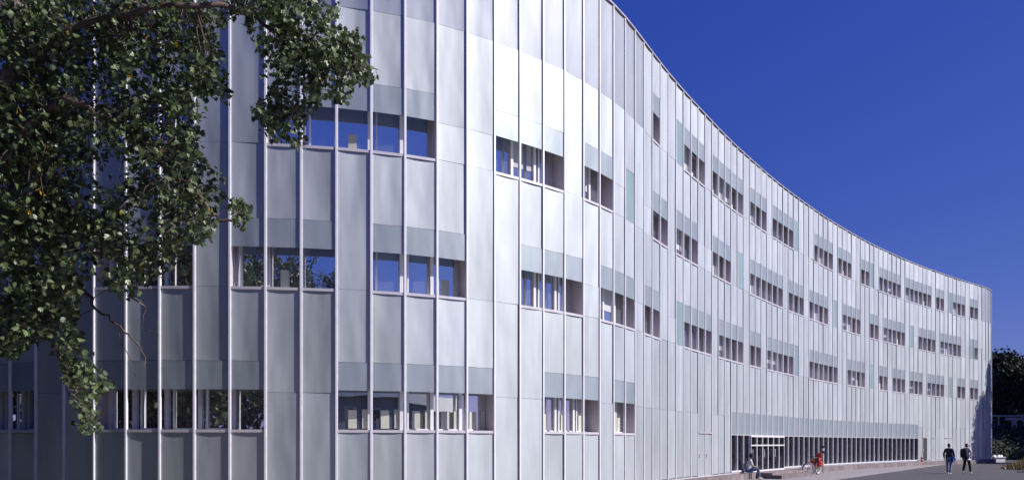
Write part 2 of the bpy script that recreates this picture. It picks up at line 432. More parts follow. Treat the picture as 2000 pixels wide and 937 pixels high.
def m_full2(): return MB().box(.05, W - .05, DEPTH - .02, DEPTH - .006, .03, BAND_H - .01).mesh('blind', M['blind2'])
rnd = random.Random(11)
for (row, i), (l, r) in sorted(WIN.items()):
    # the recess lining needs thin reveals only where the ribbon ends
    o = place('window', lining(l, r), i, Z_SILL[row])
    kids = [('frosted_pane', m_front), ('pane', m_pane), ('sill', m_sill)]
    if not l: kids.append(('post', m_post))
    if rnd.random() < .55: kids.append(('sash', m_sash))
    if (row == 1 and i >= bay(589)) or rnd.random() < .14: kids.append(('panel_inside', m_blind)); 
    if row == 1 and bay(589) <= i < bay(1000): kids.append(('panel_inside', m_blind2))
    if i >= bay(1000) and not r and rnd.random() < .5: kids.append(('blind', rnd.choice((m_full, m_full2))))
    for nme, fn in kids: obj(nme, cached(nme + fn.__name__, fn), o)

# ground-floor strip: recessed dark glazing, frosted band above; entrance doors
M['pinkfin'] = M['alu']
def s_lin(): 
    mb = MB(); mb.quad((0, 0, Z_ST2), (W, 0, Z_ST2), (W, DEPTH, Z_ST2), (0, DEPTH, Z_ST2)); mb.box(0, W, DEPTH + .03, DEPTH + .05, 0.02, Z_ST2); return mb.mesh('window', M['reveal'])
def s_front(): return MB().box(FW / 2 + G, W - FW / 2 - G, -.004, .012, Z_ST1, Z_ST2 - .006).mesh('frosted_pane', M['frost'])
def s_pane(): return MB().quad((-.01, .07, Z_ST0), (W + .01, .07, Z_ST0), (W + .01, .07, Z_ST2), (-.01, .07, Z_ST2)).mesh('pane', M['pane_dark'])
def s_sill(): return MB().box(FW / 2 - .002, W - FW / 2 + .002, -.07, .34, Z_ST0 - .1, Z_ST0 - .02).mesh('sill', M['post'])
def s_post(): return MB().box(-.028, .028, .052, .068, Z_ST0 - .018, Z_ST2 - .004).mesh('post', M['alu'])
for i in STRIP:
    if i == STRIP[0]:
        pass
    o = place('window', cached('sl', s_lin), i, 0)
    if i in DOORS:
        obj('frosted_pane', cached('sf', s_front), o)
        def d_frame():
            mb = MB(); y0, y1 = -.11, -.02
            mb.box(.0, .034, y0, y1, .36, 2.20); mb.box(W - .034, W, y0, y1, .36, 2.20)
            mb.box(.034, W - .034, y0, y1, 2.12, 2.20); mb.box(.034, W - .034, y0, y1, 1.67, 1.73); mb.box(.034, W - .034, y0, y1, .36, .44)
            return mb.mesh('door', M['post'])
        d = place('door', cached('df', d_frame), i, 0)
        obj('glass', cached('dg', lambda: MB().quad((.04, -.05, .4), (W - .04, -.05, .4), (W - .04, -.05, 2.15), (.04, -.05, 2.15)).mesh('glass', M['pane_dark'])), d)
        if i % 2: obj('handle', cached('dh', lambda: MB().tube([(.09, -.16, 1.1), (.09, -.16, 1.5)], .014, 6).box(.08, .1, -.16, -.1, 1.12, 1.14).box(.08, .1, -.16, -.1, 1.46, 1.48).mesh('handle', M['alu'])), d)
    else:
        for nme, fn in (('frosted_pane', s_front), ('pane', s_pane), ('sill', s_sill), ('post', s_post)): obj(nme, cached(fn.__name__, fn), o)
for i in (STRIP[0], STRIP[-1] + 1):
    obj('reveal', cached('rv', lambda: MB().box(-.03, .03, .055, .45, .1, Z_ST2).mesh('reveal', M['reveal'])), building, Vector((P[i][0], P[i][1], 0)) - BO, R(THA[i]))
obj('lintel', ribbon(-.035, .02, Z_ST1 - .03, Z_ST1 + .0, STRIP[0], STRIP[-1] + 1).mesh('lintel', M['sill']), building)
obj('entrance_step', ribbon(-1.6, .25, .0, .24, DOORS[0], DOORS[-1] + 1).mesh('step', M['plinth']), building)
obj('entrance_step', ribbon(-1.15, .25, .243, .35, DOORS[0], DOORS[-1] + 1).mesh('step', M['plinth']), building)
# side doors
for i in sorted(SIDE_DOORS):
    dk = i == bay(1801.5)
    o = place('door', MB().box(.03, W - .03, -.012, -.006, .32, 2.2).mesh('door', M['dark'] if dk else M['panel']), i, 0)
    obj('lintel', cached('dl', lambda: MB().box(0.0, W, -.06, .01, 2.225, 2.265).mesh('lintel', M['reveal'])), o)
    obj('handle', cached('dh2', lambda: MB().box(.1, .12, -.07, -.013, 1.2, 1.34).mesh('handle', M['alu'])), o)

# ------------------------------------------------------------------ ground
M['ground'] = mat('earth_and_grass', (.040, .046, .026), rough=.95, var=.35, scale=.6, bump=.5, bscale=8)
M['asphalt'] = mat('asphalt', (.060, .056, .068), rough=.85, var=.22, scale=.7, bump=.4, bscale=60)
M['pave'] = mat('pale_pavement', (.27, .25, .265), rough=.85, var=.14, scale=.9, bump=.3, bscale=30)
M['kerb'] = mat('kerb_stone', (.36, .34, .35), rough=.8, var=.15)
def sheet(name, pts, z, m, kind='structure'):
    mb = MB(); mb.v = [(x, y, z) for x, y in pts]; mb.f = [tuple(range(len(pts)))]; mb.mi = [0]
    return obj(name, mb.mesh(name, m), kind=kind)
sheet('ground', [(1500 * math.cos(2 * math.pi * k / 48), 1500 * math.sin(2 * math.pi * k / 48)) for k in range(48)], 0, M['ground'])
sheet('road', [(-40, -14), (60, -14), (75, 20), (75, 100), (40, 100), (46, 78), (34, 62), (10, 30), (-3, 12), (-40, 4)], .004, M['asphalt'])
# pavement slab between the facade and the road edge
edge = [(-2.2, 19.2), (2.6, 21.2), (9, 28.0), (16, 37.0), (25.6, 49.3), (32, 57.6), (36.0, 62.6), (38.5, 66.0), (41.5, 68.6)]
fp = [(P[i][0], P[i][1]) for i in range(NL + 12, LAST + 2, 2)]
def resample(pts, n):
    L = [0]
    for (xa, ya), (xb, yb) in zip(pts, pts[1:]): L.append(L[-1] + math.hypot(xb - xa, yb - ya))
    out = []
    for k in range(n):
        t = L[-1] * k / (n - 1); j = 0
        while j < len(L) - 2 and L[j + 1] < t: j += 1
        u = (t - L[j]) / (L[j + 1] - L[j]); out.append((pts[j][0] + (pts[j + 1][0] - pts[j][0]) * u, pts[j][1] + (pts[j + 1][1] - pts[j][1]) * u))
    return out
N_ = 60; e_ = resample(edge, N_); f_ = resample(fp, N_); mb = MB()
for k in range(N_): mb.v += [(e_[k][0], e_[k][1], -.02), (e_[k][0], e_[k][1], .06), (f_[k][0], f_[k][1], .06)]
for k in range(N_ - 1):
    for c_ in (0, 1): mb.f.append((k * 3 + c_, k * 3 + 3 + c_, k * 3 + 4 + c_, k * 3 + 1 + c_)); mb.mi.append(0)
obj('pavement', mb.mesh('pavement', M['pave']), kind='structure')

sheet('bounce_sheet', [(-9, -10), (14, -10), (12, 14), (2.4, 20.2), (-2.5, 18.6), (-9, 17.5)], .012, M['pave'])  # unseen pale sheet around the camera, added to bounce sunlight onto the facade

# ------------------------------------------------------------------ vegetation
def leaf_mat(name, col, col2=None, var=.45, rough=.42, trans=.25):
    m, t, p = newmat(name)
    geo = node(t, 'ShaderNodeNewGeometry')
    oi = node(t, 'ShaderNodeObjectInfo'); ad = node(t, 'ShaderNodeMath'); ad.operation = 'ADD'; fr = node(t, 'ShaderNodeMath'); fr.operation = 'FRACT'
    t.links.new(geo.outputs['Random Per Island'], ad.inputs[0]); t.links.new(oi.outputs['Random'], ad.inputs[1]); t.links.new(ad.outputs[0], fr.inputs[0])
    cr = node(t, 'ShaderNodeValToRGB'); e = cr.color_ramp.elements
    c2 = col2 or tuple(c * 1.6 for c in col)
    e[0].position = 0; e[0].color = tuple(c * (1 - var) for c in col) + (1,)
    e[1].position = .990; e[1].color = c2 + (1,)
    y = cr.color_ramp.elements.new(.996); y.color = (.42, .27, .03, 1) if col2 else c2 + (1,)
    t.links.new(fr.outputs[0], cr.inputs[0]); t.links.new(cr.outputs[0], p.inputs['Base Color'])
    p.inputs['Roughness'].default_value = rough; p.inputs['Specular IOR Level'].default_value = .5
    tr = node(t, 'ShaderNodeBsdfTranslucent'); t.links.new(cr.outputs[0], tr.inputs[0])
    mx = node(t, 'ShaderNodeMixShader'); mx.inputs[0].default_value = trans
    t.links.new(p.outputs[0], mx.inputs[1]); t.links.new(tr.outputs[0], mx.inputs[2]); t.links.new(mx.outputs[0], t.nodes['Material Output'].inputs[0])
    return m
M['leaf'] = leaf_mat('poplar_leaf', (.040, .070, .020), (.15, .205, .085))
M['leaf_far'] = leaf_mat('far_leaf', (.040, .058, .022))
M['leaf_ever'] = leaf_mat('evergreen_leaf', (.026, .037, .020), rough=.8, trans=.1)
M['bark'] = mat('grey_bark', (.15, .125, .11), rough=.9, var=.4, scale=9, bump=.8, bscale=30)
M['twig'] = mat('twig_bark', (.10, .07, .055), rough=.9, var=.3)
M['dry'] = leaf_mat('dry_grass', (.14, .13, .05), (.28, .20, .10))

# a lobed leaf: 7 outline points, folded along the midrib
LEAF = [(0, 0), (.30, .10), (.52, .42), (.30, .52), (.36, .80), (.12, .78), (0, 1.05), (-.12, .78), (-.36, .80), (-.30, .52), (-.52, .42), (-.30, .10)]
def leaf_geo(mb, c, size, rot, fold=.22, simple=False):
    n = len(mb.v)
    if simple:
        pts = [(0, 0), (.42, .45), (0, 1), (-.42, .45)]
        for x, y in pts: mb.v.append(tuple(c + rot @ Vector((x * size, y * size, abs(x) * fold * size))))
        mb.f += [(n, n + 1, n + 2), (n, n + 2, n + 3)]; mb.mi += [0, 0]; return
    for x, y in LEAF: mb.v.append(tuple(c + rot @ Vector((x * size, y * size, abs(x) * fold * size - .12 * size * y * y))))
    mb.f += [(n, n + 1, n + 2, n + 3), (n, n + 3, n + 4, n + 5), (n, n + 5, n + 6), (n, n + 6, n + 7), (n, n + 7, n + 8, n + 9), (n, n + 9, n + 10, n + 11)]
    mb.mi += [0] * 6
def rand_rot(r, droop=.0):
    return (Euler((r.gauss(-.9, .8), r.gauss(0, .6), r.uniform(0, 6.283))).to_matrix())

# foreground tree ---------------------------------------------------
POLY1 = [(-5,-5),(430,-5),(440,30),(428,80),(452,160),(452,200),(395,212),(383,260),(392,300),(445,340),(440,378),(422,400),(418,440),(405,478),(368,474),(335,518),(300,548),(262,565),(243,588),(205,556),(185,560),(178,540),(150,590),(150,640),(170,690),(208,722),(215,745),(188,790),(200,835),(178,850),(145,835),(148,790),(128,750),(118,690),(80,650),(42,690),(-5,708)]
POLY2 = [(420,-5),(660,-5),(662,35),(640,50),(688,58),(708,75),(702,100),(738,143),(728,165),(690,160),(668,210),(640,188),(600,228),(590,258),(588,292),(562,298),(522,268),(515,240),(492,222),(492,207),(520,190),(515,110),(482,80),(486,40),(422,12)]
POLY3 = [(448,388),(470,390),(494,402),(494,448),(458,440),(450,420)]
HOLES = [[(178,205),(245,200),(250,225),(180,232)], [(182,288),(250,285),(240,345),(200,400),(180,395)], [(250,300),(300,330),(290,350),(245,345)],[(185,480),(228,470),(232,540),(190,548)],
         [(395,170),(440,170),(438,192),(400,200)],[(150,480),(165,470),(165,560),(150,560)],[(540,150),(560,140),(560,165),(545,170)],[(600,80),(625,70),(620,95)]]
def inside(x, y, poly):
    c = False; j = len(poly) - 1
    for i in range(len(poly)):
        xi, yi = poly[i]; xj, yj = poly[j]
        if (yi > y) != (yj > y) and x < (xj - xi) * (y - yi) / (yj - yi) + xi: c = not c
        j = i
    return c
def world(px, py, d): return Vector(((px - 1000) / F * d, d, EYE + (865 - py) / F * d))
def pix(v): return (1000 + F * v.x / v.y, 865 - F * (v.z - EYE) / v.y)
def in_mask(px, py):
    if not (inside(px, py, POLY1) or inside(px, py, POLY2) or inside(px, py, POLY3)): return False
    return not any(inside(px, py, h) for h in HOLES)

tree = empty('poplar_tree', (-9.6, 11.2, 0), 0, 'large leafy poplar at the left edge in front of the building with lobed green leaves', 'tree')
TO = Vector(tree.location)
r = random.Random(21)
limbs = []   # list of (pts, radii)
def limb(pts, r0, r1):
    pts = [Vector(p) for p in pts]; out = []
    for k in range(len(pts) - 1):
        p0 = pts[max(k - 1, 0)]; p1 = pts[k]; p2 = pts[k + 1]; p3 = pts[min(k + 2, len(pts) - 1)]
        for q in range(5):
            t = q / 5
            out.append(.5 * ((2 * p1) + (p2 - p0) * t + (2 * p0 - 5 * p1 + 4 * p2 - p3) * t * t + (3 * p1 - p0 - 3 * p2 + p3) * t ** 3) + Vector((r.gauss(0, .02), r.gauss(0, .02), r.gauss(0, .02))))
    out.append(pts[-1]); n = len(out)
    limbs.append((out, [r0 + (r1 - r0) * k / (n - 1) for k in range(n)]))
limb([(-9.6, 11.2, -.1), (-9.5, 11.1, 2.2), (-9.0, 11.0, 4.6), world(-14, 330, 10.6), world(14, 190, 10.2), world(30, 100, 10.1), world(44, -20, 10.2), (-6.6, 10.8, 9.6), (-6.0, 10.8, 11.6)], .19, .03)
limb([(-9.1, 11.0, 4.4), (-8.3, 11.3, 5.2), world(60, 420, 11.6), world(150, 420, 11.4), world(215, 480, 11.0), world(240, 520, 10.8)], .10, .018)
limb([world(-8, 330, 9.8), world(80, 230, 9.8), world(150, 200, 9.7), world(240, 250, 10.2), world(300, 300, 10.0), world(400, 400, 9.9), world(425, 430, 9.9), world(470, 420, 9.9)], .07, .012)
limb([world(14, 190, 10.2), world(90, 90, 10.0), world(180, 45, 9.9), world(300, 20, 9.7), world(430, 8, 9.9), world(500, 35, 10.4), world(570, 90, 10.4), world(620, 130, 10.3), world(700, 140, 10.3)], .055, .012)
limb([world(570, 90, 10.4), world(560, 160, 10.5), world(550, 230, 10.5), world(560, 280, 10.5)], .02, .008)
limb([world(35, 60, 10.8), world(120, -60, 10.8), world(260, -150, 11), world(420, -200, 11)], .07, .015)
limb([(-9.2, 11.0, 3.6), (-8.9, 10.7, 4.0), world(30, 600, 10.4), world(90, 640, 10.3), world(120, 710, 10.2), world(160, 780, 10.2)], .06, .01)
limb([world(60, 420, 11.6), world(150, 540, 11.2), world(190, 600, 11), world(235, 640, 11), world(275, 680, 11), world(285, 720, 11)], .03, .006)
limb([world(235, 640, 11), world(240, 675, 11), world(270, 740, 11)], .008, .004)
limb([world(250, 560, 11), world(283, 600, 11), world(280, 640, 11), world(310, 655, 11)], .008, .004)
limb([(-8.6, 11.0, 5.6), (-9.8, 12, 7), (-11.5, 12.6, 8.6), (-13, 13, 10)], .1, .02)
limb([(-9.0, 11.0, 5.0), (-10.4, 10.2, 6), (-12.4, 9.6, 7.4)], .09, .02)
limb([(-6.6, 10.8, 9.6), (-5.2, 11.6, 10.6), (-3.8, 12, 11.2)], .05, .015)
limb([(-7.4, 10.8, 8.4), (-7.4, 9.4, 9.6), (-7.2, 8.2, 10.8)], .05, .015)
trunk = MB()
for pts, rad in limbs[:1]: trunk.tube([p - TO for p in pts], rad, 12)
obj('trunk', trunk.mesh('trunk', M['bark'], smooth=True), tree)
for pts, rad in limbs[1:]: obj('limb', MB().tube([p - TO for p in pts], rad, 8).mesh('limb', M['twig'], smooth=True), tree)
nodes = [p for pts, rad in limbs for p in pts[4:]]
clusters = []
tries = 0
while len(clusters) < 1500 and tries < 60000:
    tries += 1
    px, py = r.uniform(-5, 745), r.uniform(-5, 860)
    if not in_mask(px, py): continue
    # noisy density so that gaps open up
    nv = mnoise.noise(Vector((px / 42, py / 42, 3.1)))
    nv += .35 * mnoise.noise(Vector((px / 17, py / 17, 8.1)))
    if nv < (-.20 if px < 150 else -.03) and r.random() < .9: continue
    d = r.uniform(9.6, 11.6) if not inside(px, py, POLY2) else r.uniform(9.9, 10.9)
    clusters.append(world(px, py, d))
nin = len(clusters)
while len(clusters) < nin + 650:
    u = Vector((r.gauss(0, 1), r.gauss(0, 1), r.gauss(0, 1))).normalized() * (r.random() ** .4)
    v = Vector((-8.3 + u.x * 6.3, 11.0 + u.y * 3.6, 9.2 + u.z * 4.6))
    if v.z < 3.2: continue
    qx, qy = pix(v)
    if qx > -25 and qy > -25: continue
    clusters.append(v)
leaves = []
tw = MB()
for k, c in enumerate(clusters):
    near = min(nodes, key=lambda q: (q - c).length_squared)
    inframe = k < nin
    L = (near - c).length
    if L < 2.6:
        mid = (near + c) / 2 + Vector((r.gauss(0, .12), r.gauss(0, .12), r.uniform(-.05, .22))) * min(L, 1)
        if in_mask(*pix(mid)) or not inframe: tw.tube([near - TO, mid - TO, c - TO], [.009, .006, .003], 3, cap=False)
    m = r.randint(12, 17) if inframe else r.randint(10, 15)
    for _ in range(m):
        o = Vector((r.gauss(0, .095), r.gauss(0, .13), r.gauss(0, .10)))
        p = c + o
        qx, qy = pix(p)
        if qx > 0 and qy > 0 and not inside(qx + r.gauss(0, 5), qy + r.gauss(0, 5), POLY1) and not inside(qx + r.gauss(0, 4), qy + r.gauss(0, 4), POLY2) and not inside(qx, qy, POLY3): continue
        leaves.append((p, r.uniform(.050, .105) * (1 if inframe else 1.15), rand_rot(r)))
obj('twigs', tw.mesh('twigs', M['twig']), tree, kind='stuff')
leaves.sort(key=lambda l: -(l[1] / l[0].y if 0 < pix(l[0])[0] < 745 and pix(l[0])[1] > 5 else 0))
lm = MB(); leaf_geo(lm, Vector((0, 0, 0)), 1, Matrix.Identity(3)); leafmesh = lm.mesh('leaf', M['leaf'])
for p, s_, rt in leaves[:300]:
    o = obj('leaf', leafmesh, tree, p - TO); o.rotation_euler = rt.to_euler(); o.scale = (s_, s_, s_)
fol = MB()
for p, s_, rt in leaves[300:]: leaf_geo(fol, p - TO, s_, rt, fold=r.uniform(-.1, .6))
obj('foliage', fol.mesh('foliage', M['leaf']), tree, kind='stuff')

# general tree builder (crown of leaf clumps on limbs) --------------
def make_tree(name, h, rx, rz, nclump, nleaf, size, leafm, seed, base=.25, shape='round'):
    q = random.Random(seed)
    root = empty(name)
    tb = MB(); tb.tube([(0, 0, -.1), (q.gauss(0, .1), q.gauss(0, .1), h * .35), (q.gauss(0, .2), q.gauss(0, .2), h * .62), (0, 0, h * .9)], [h * .022, h * .017, h * .011, h * .003], 10)
    cm = MB(); cz = h * base
    for _ in range(nclump):
        t = q.random() ** .8
        if shape == 'column': rr = rx * (math.sin(math.pi * min(1, .12 + t * .86)) ** .6)
        else: rr = rx * math.sqrt(max(.05, 1 - (2 * t - 1) ** 2)) * (1 + .25 * math.sin(seed + t * 9))
        a = q.uniform(0, 6.283); rad = rr * math.sqrt(q.uniform(.15, 1)) * (1 + .22 * mnoise.noise(Vector((math.cos(a) * 2, math.sin(a) * 2, t * 4 + seed))))
        c = Vector((math.cos(a) * rad, math.sin(a) * rad, cz + t * (h - cz) * (1 - .0)))
        if q.random() < .25:
            tb.tube([(0, 0, max(cz * .8, c.z - rad * .7)), tuple(c * .5 + Vector((0, 0, c.z * .5 - rad * .12))), tuple(c)], [h * .006, h * .004, h * .001], 4, cap=False)
        cs = q.uniform(.6, 1.2) * rx * .17
        for _k in range(nleaf):
            o = Vector((q.gauss(0, cs), q.gauss(0, cs), q.gauss(0, cs * .8)))
            leaf_geo(cm, c + o, size * q.uniform(.7, 1.3), rand_rot(q), simple=True)
    obj('trunk', tb.mesh('trunk', M['bark'], smooth=True), root)
    obj('crown', cm.mesh('crown', leafm), root)
    return root
def copy_tree(o, loc, rz, sc, label, cat='tree', group=None):
    c = o.copy(); COL.objects.link(c); c.location = loc; c.rotation_euler = (0, 0, rz); c.scale = (sc, sc, sc)
    c['label'] = label; c['category'] = cat
    if group: c['group'] = group
    for ch in o.children:
        d = ch.copy(); COL.objects.link(d); d.parent = c
    return c
def setup(o, loc, rz, sc, label, cat='tree', group=None):
    o.location = loc; o.rotation_euler = (0, 0, rz); o.scale = (sc, sc, sc); o['label'] = label; o['category'] = cat
    if group: o['group'] = group

# dark evergreens beyond the building, right edge
ever = make_tree('evergreen_tree', 11.5, 4.2, 0, 330, 40, .42, M['leaf_ever'], 5, base=.02)
setup(ever, (66.5, 98, 0.2), 0, 1, 'dark evergreen tree rising above the railing just right of the building end')
copy_tree(ever, (71, 103, .8), 2.1, 1.02, 'dark evergreen tree at the right edge of the picture behind the railing')
copy_tree(ever, (62.0, 104, .2), 4.0, .9, 'dark evergreen half hidden behind the far end of the building')
for k, (x, y, s_) in enumerate([(75, 100, 1.0), (80.5, 104, 1.1), (87, 101, 1.0), (71.5, 88, 1.05), (77, 83, 1.1), (70.5, 79, .8), (66, 112, 1.0), (58, 113, .9), (74, 114, 1.05)]):  # out of view; those beside the bank added to cast shade on it
    copy_tree(ever, (x, y, 3), k * 1.7, s_, 'dark evergreen tree outside the right edge of the picture', group='evergreens beyond the right edge')
# poplars off to the right whose shadow falls on the far end
pop = make_tree('column_tree', 16.9, 1.15, 0, 300, 30, .22, M['leaf_far'], 9, base=.08, shape='column')
setup(pop, (53.9, 67.5, 0), 0, 1, 'tall narrow tree just outside the right edge that shades the far end')
low = make_tree('round_tree', 11.8, 1.9, 0, 380, 34, .26, M['leaf_far'], 14, base=.03, shape='column')
setup(low, (50.6, 66.6, 0), 0, 1.0, 'low round tree just outside the right edge that shades the far end')
# trees behind the camera, mirrored in windows; left ones added to darken the facade
br = make_tree('broad_tree', 12.5, 4.6, 0, 340, 34, .36, M['leaf_far'], 31, base=.18)
spots = [(-30, -13, 1.0), (-22.5, -14, 1.15), (-14, -12.5, 1.1), (-7, -15, 1.05), (-36, -4, 1.0), (-1.0, -20, .85), (-25.5, 1.5, 1.05), (-17.5, -3.5, 1.0), (-31, 6, 1.0), (-14.5, 5.0, 1.12), (-22.5, 10.5, 1.1), (-28, 14, 1.0)]
for k, (x, y, s_) in enumerate(spots):
    lab = 'broad leafy tree on the near side of the road, out of view, mirrored in the windows and darkening the left facade'
    if k == 0: setup(br, (x, y, 0), k * 1.3, s_, lab, group='trees behind the camera')
    else: copy_tree(br, (x, y, 0), k * 1.3, s_, lab, group='trees behind the camera')

# opposite building behind the camera -------------------------------
ob = empty('low_building', (30, -44, 0), 0, 'long two storey building with slate blue roof behind the camera, mirrored in windows', 'building')
M['render'] = mat('grey_render', (.22, .22, .25), rough=.9, var=.12, scale=.5)
M['slate'] = mat('slate_roof', (.06, .08, .13), rough=.6, var=.2, scale=1)
obj('wall', MB().box(-34, 60, -6, 6, 0, 6.6).mesh('wall', M['render']), ob)
mb = MB(); mb.v = [(-35, -6.8, 6.61), (61, -6.8, 6.61), (61, 6.8, 6.61), (-35, 6.8, 6.61), (-33, 0, 9.6), (59, 0, 9.6)]
mb.f = [(0, 1, 5, 4), (3, 4, 5, 2), (0, 4, 3), (1, 2, 5), (0, 3, 2, 1)]; mb.mi = [0] * 5
obj('roof', mb.mesh('roof', M['slate']), ob)
wm = MB().box(-.7, .7, -.06, .04, 0, 1.4).mesh('window', M['post']); wg = MB().quad((.6, .045, .08), (-.6, .045, .08), (-.6, .045, 1.32), (.6, .045, 1.32)).mesh('pane', M['pane_dark'])
for k in range(30):
    for z in (1.0, 4.2):
        wi = obj('window', wm, ob, (-31 + k * 3.0, 6.0, z)); obj('pane', wg, wi)

# ------------------------------------------------------------------ embankment, railing, shrubs at the right
def bank():
    mb = MB(); nx, ny = 40, 12
    for j in range(ny + 1):
        for i in range(nx + 1):
            x = 46 + i * 2.0; t = j / ny; y = 80 + t * 22
            z = 4.3 * (min(1, t * 1.8) ** 1.2 if t < .56 else 1) - .05 + .25 * mnoise.noise(Vector((x * .3, y * .3, 0)))
            mb.v.append((x, y, z if j else -.2))
    for j in range(ny):
        for i in range(nx): a = j * (nx + 1) + i; mb.f.append((a, a + 1, a + nx + 2, a + nx + 1)); mb.mi.append(0)
    return mb
obj('embankment', bank().mesh('embankment', M['ground'], smooth=True), kind='structure')
q = random.Random(5); sh = MB()
for _ in range(900):
    x = q.uniform(47, 90); t = q.random(); y = 80 + t * 11.5; z = 4.3 * min(1, t * 11.5 / 22 * 1.8) ** 1.2
    for _k in range(9): leaf_geo(sh, Vector((x + q.gauss(0, .35), y + q.gauss(0, .35), z + abs(q.gauss(.2, .35)))), q.uniform(.2, .42), rand_rot(q), simple=True)
tag(obj('ground_cover', sh.mesh('ground_cover', M['leaf_ever']), kind='stuff'), 'dark dense shrubbery covering the bank below the railing', 'shrubbery')
M['galv'] = mat('galvanised', (.42, .42, .46), rough=.5, metal=.3)
gr = empty('guard_railing', (56, 91.5, 4.2), 0, 'pale metal railing running along the top of the dark bank', 'railing')
obj('rail', MB().box(-6, 34, -.05, .05, .85, 1.05).mesh('rail', M['galv']), gr)
obj('rail', MB().box(-6, 34, -.03, .03, .40, .47).mesh('rail', M['galv']), gr)
pm = MB().box(-.06, .06, .05, .17, -.3, 1.05).mesh('post', M['galv'])
for k in range(14): obj('post', pm, gr, (-5.5 + k * 3, 0, 0))
sp = empty('road_sign', (60.6, 90.4, 3.6), 0, 'pale T shaped post and board standing in front of the railing on the bank', 'sign')
obj('post', MB().box(-.28, .28, -.08, .08, -.6, 1.25).mesh('post', M['galv']), sp)
obj('board', MB().box(-1.15, .95, -.16, -.085, 1.0, 1.3).mesh('board', M['galv']), sp)
# grassy hump at the right edge
hm = MB(); nx = 18
for j in range(nx + 1):
    for i in range(nx + 1):
        u = (i / nx - .5) * 2; v = (j / nx - .5) * 2; rr = min(1, math.hypot(u, v))
        z = 1.35 * (math.cos(rr * math.pi) * .5 + .5) ** .8 + .06 * mnoise.noise(Vector((u * 4, v * 4, 1)))
        hm.v.append((37.7 + u * 4.0, 50.5 + v * 5, z - .05))
for j in range(nx):
    for i in range(nx): a = j * (nx + 1) + i; hm.f.append((a, a + 1, a + nx + 2, a + nx + 1)); hm.mi.append(0)
obj('mound', hm.mesh('mound', M['ground'], smooth=True), kind='structure')
gm = MB(); q = random.Random(8)
for _ in range(6500):
    a = q.uniform(0, 6.283); rr = math.sqrt(q.random()) * .93
    u, v = math.cos(a) * rr, math.sin(a) * rr
    z = 1.35 * (math.cos(rr * math.pi) * .5 + .5) ** .8 - .06
    c = Vector((37.7 + u * 4.0, 50.5 + v * 5, z)); hgt = q.uniform(.12, .4); dx, dy = q.gauss(0, .1), q.gauss(0, .1); wv = q.uniform(.012, .03)
    n = len(gm.v); b = q.uniform(0, 3.14); ex_, ey_ = math.cos(b) * wv, math.sin(b) * wv
    gm.v += [(c.x - ex_, c.y - ey_, c.z), (c.x + ex_, c.y + ey_, c.z), (c.x + dx, c.y + dy, c.z + hgt)]; gm.f.append((n, n + 1, n + 2)); gm.mi.append(0)
tag(obj('tall_grass', gm.mesh('tall_grass', M['dry']), kind='stuff'), 'dry tufted grass covering the mound at the right edge', 'grass')
# concrete kerb at the foot of the mound
obj('kerb', MB().tube([(31.4, 46.6, .05), (34, 45.2, .05), (38, 44.6, .05)], .07, 6).mesh('kerb', M['kerb']), kind='structure')

# ------------------------------------------------------------------ street objects
M['red'] = mat('red_paint', (.42, .025, .02), rough=.35, var=.1)
M['redcloth'] = mat('red_cloth', (.40, .035, .03), rough=.85, var=.2, scale=12, bump=.3)
M['blackrub'] = mat('black_rubber', (.02, .02, .022), rough=.6)
M['chrome'] = mat('bright_metal', (.62, .62, .64), rough=.3, metal=.8)
M['white'] = mat('white_paint', (.78, .77, .78), rough=.5, var=.05)
M['brown'] = mat('brown_board', (.22, .13, .09), rough=.8)

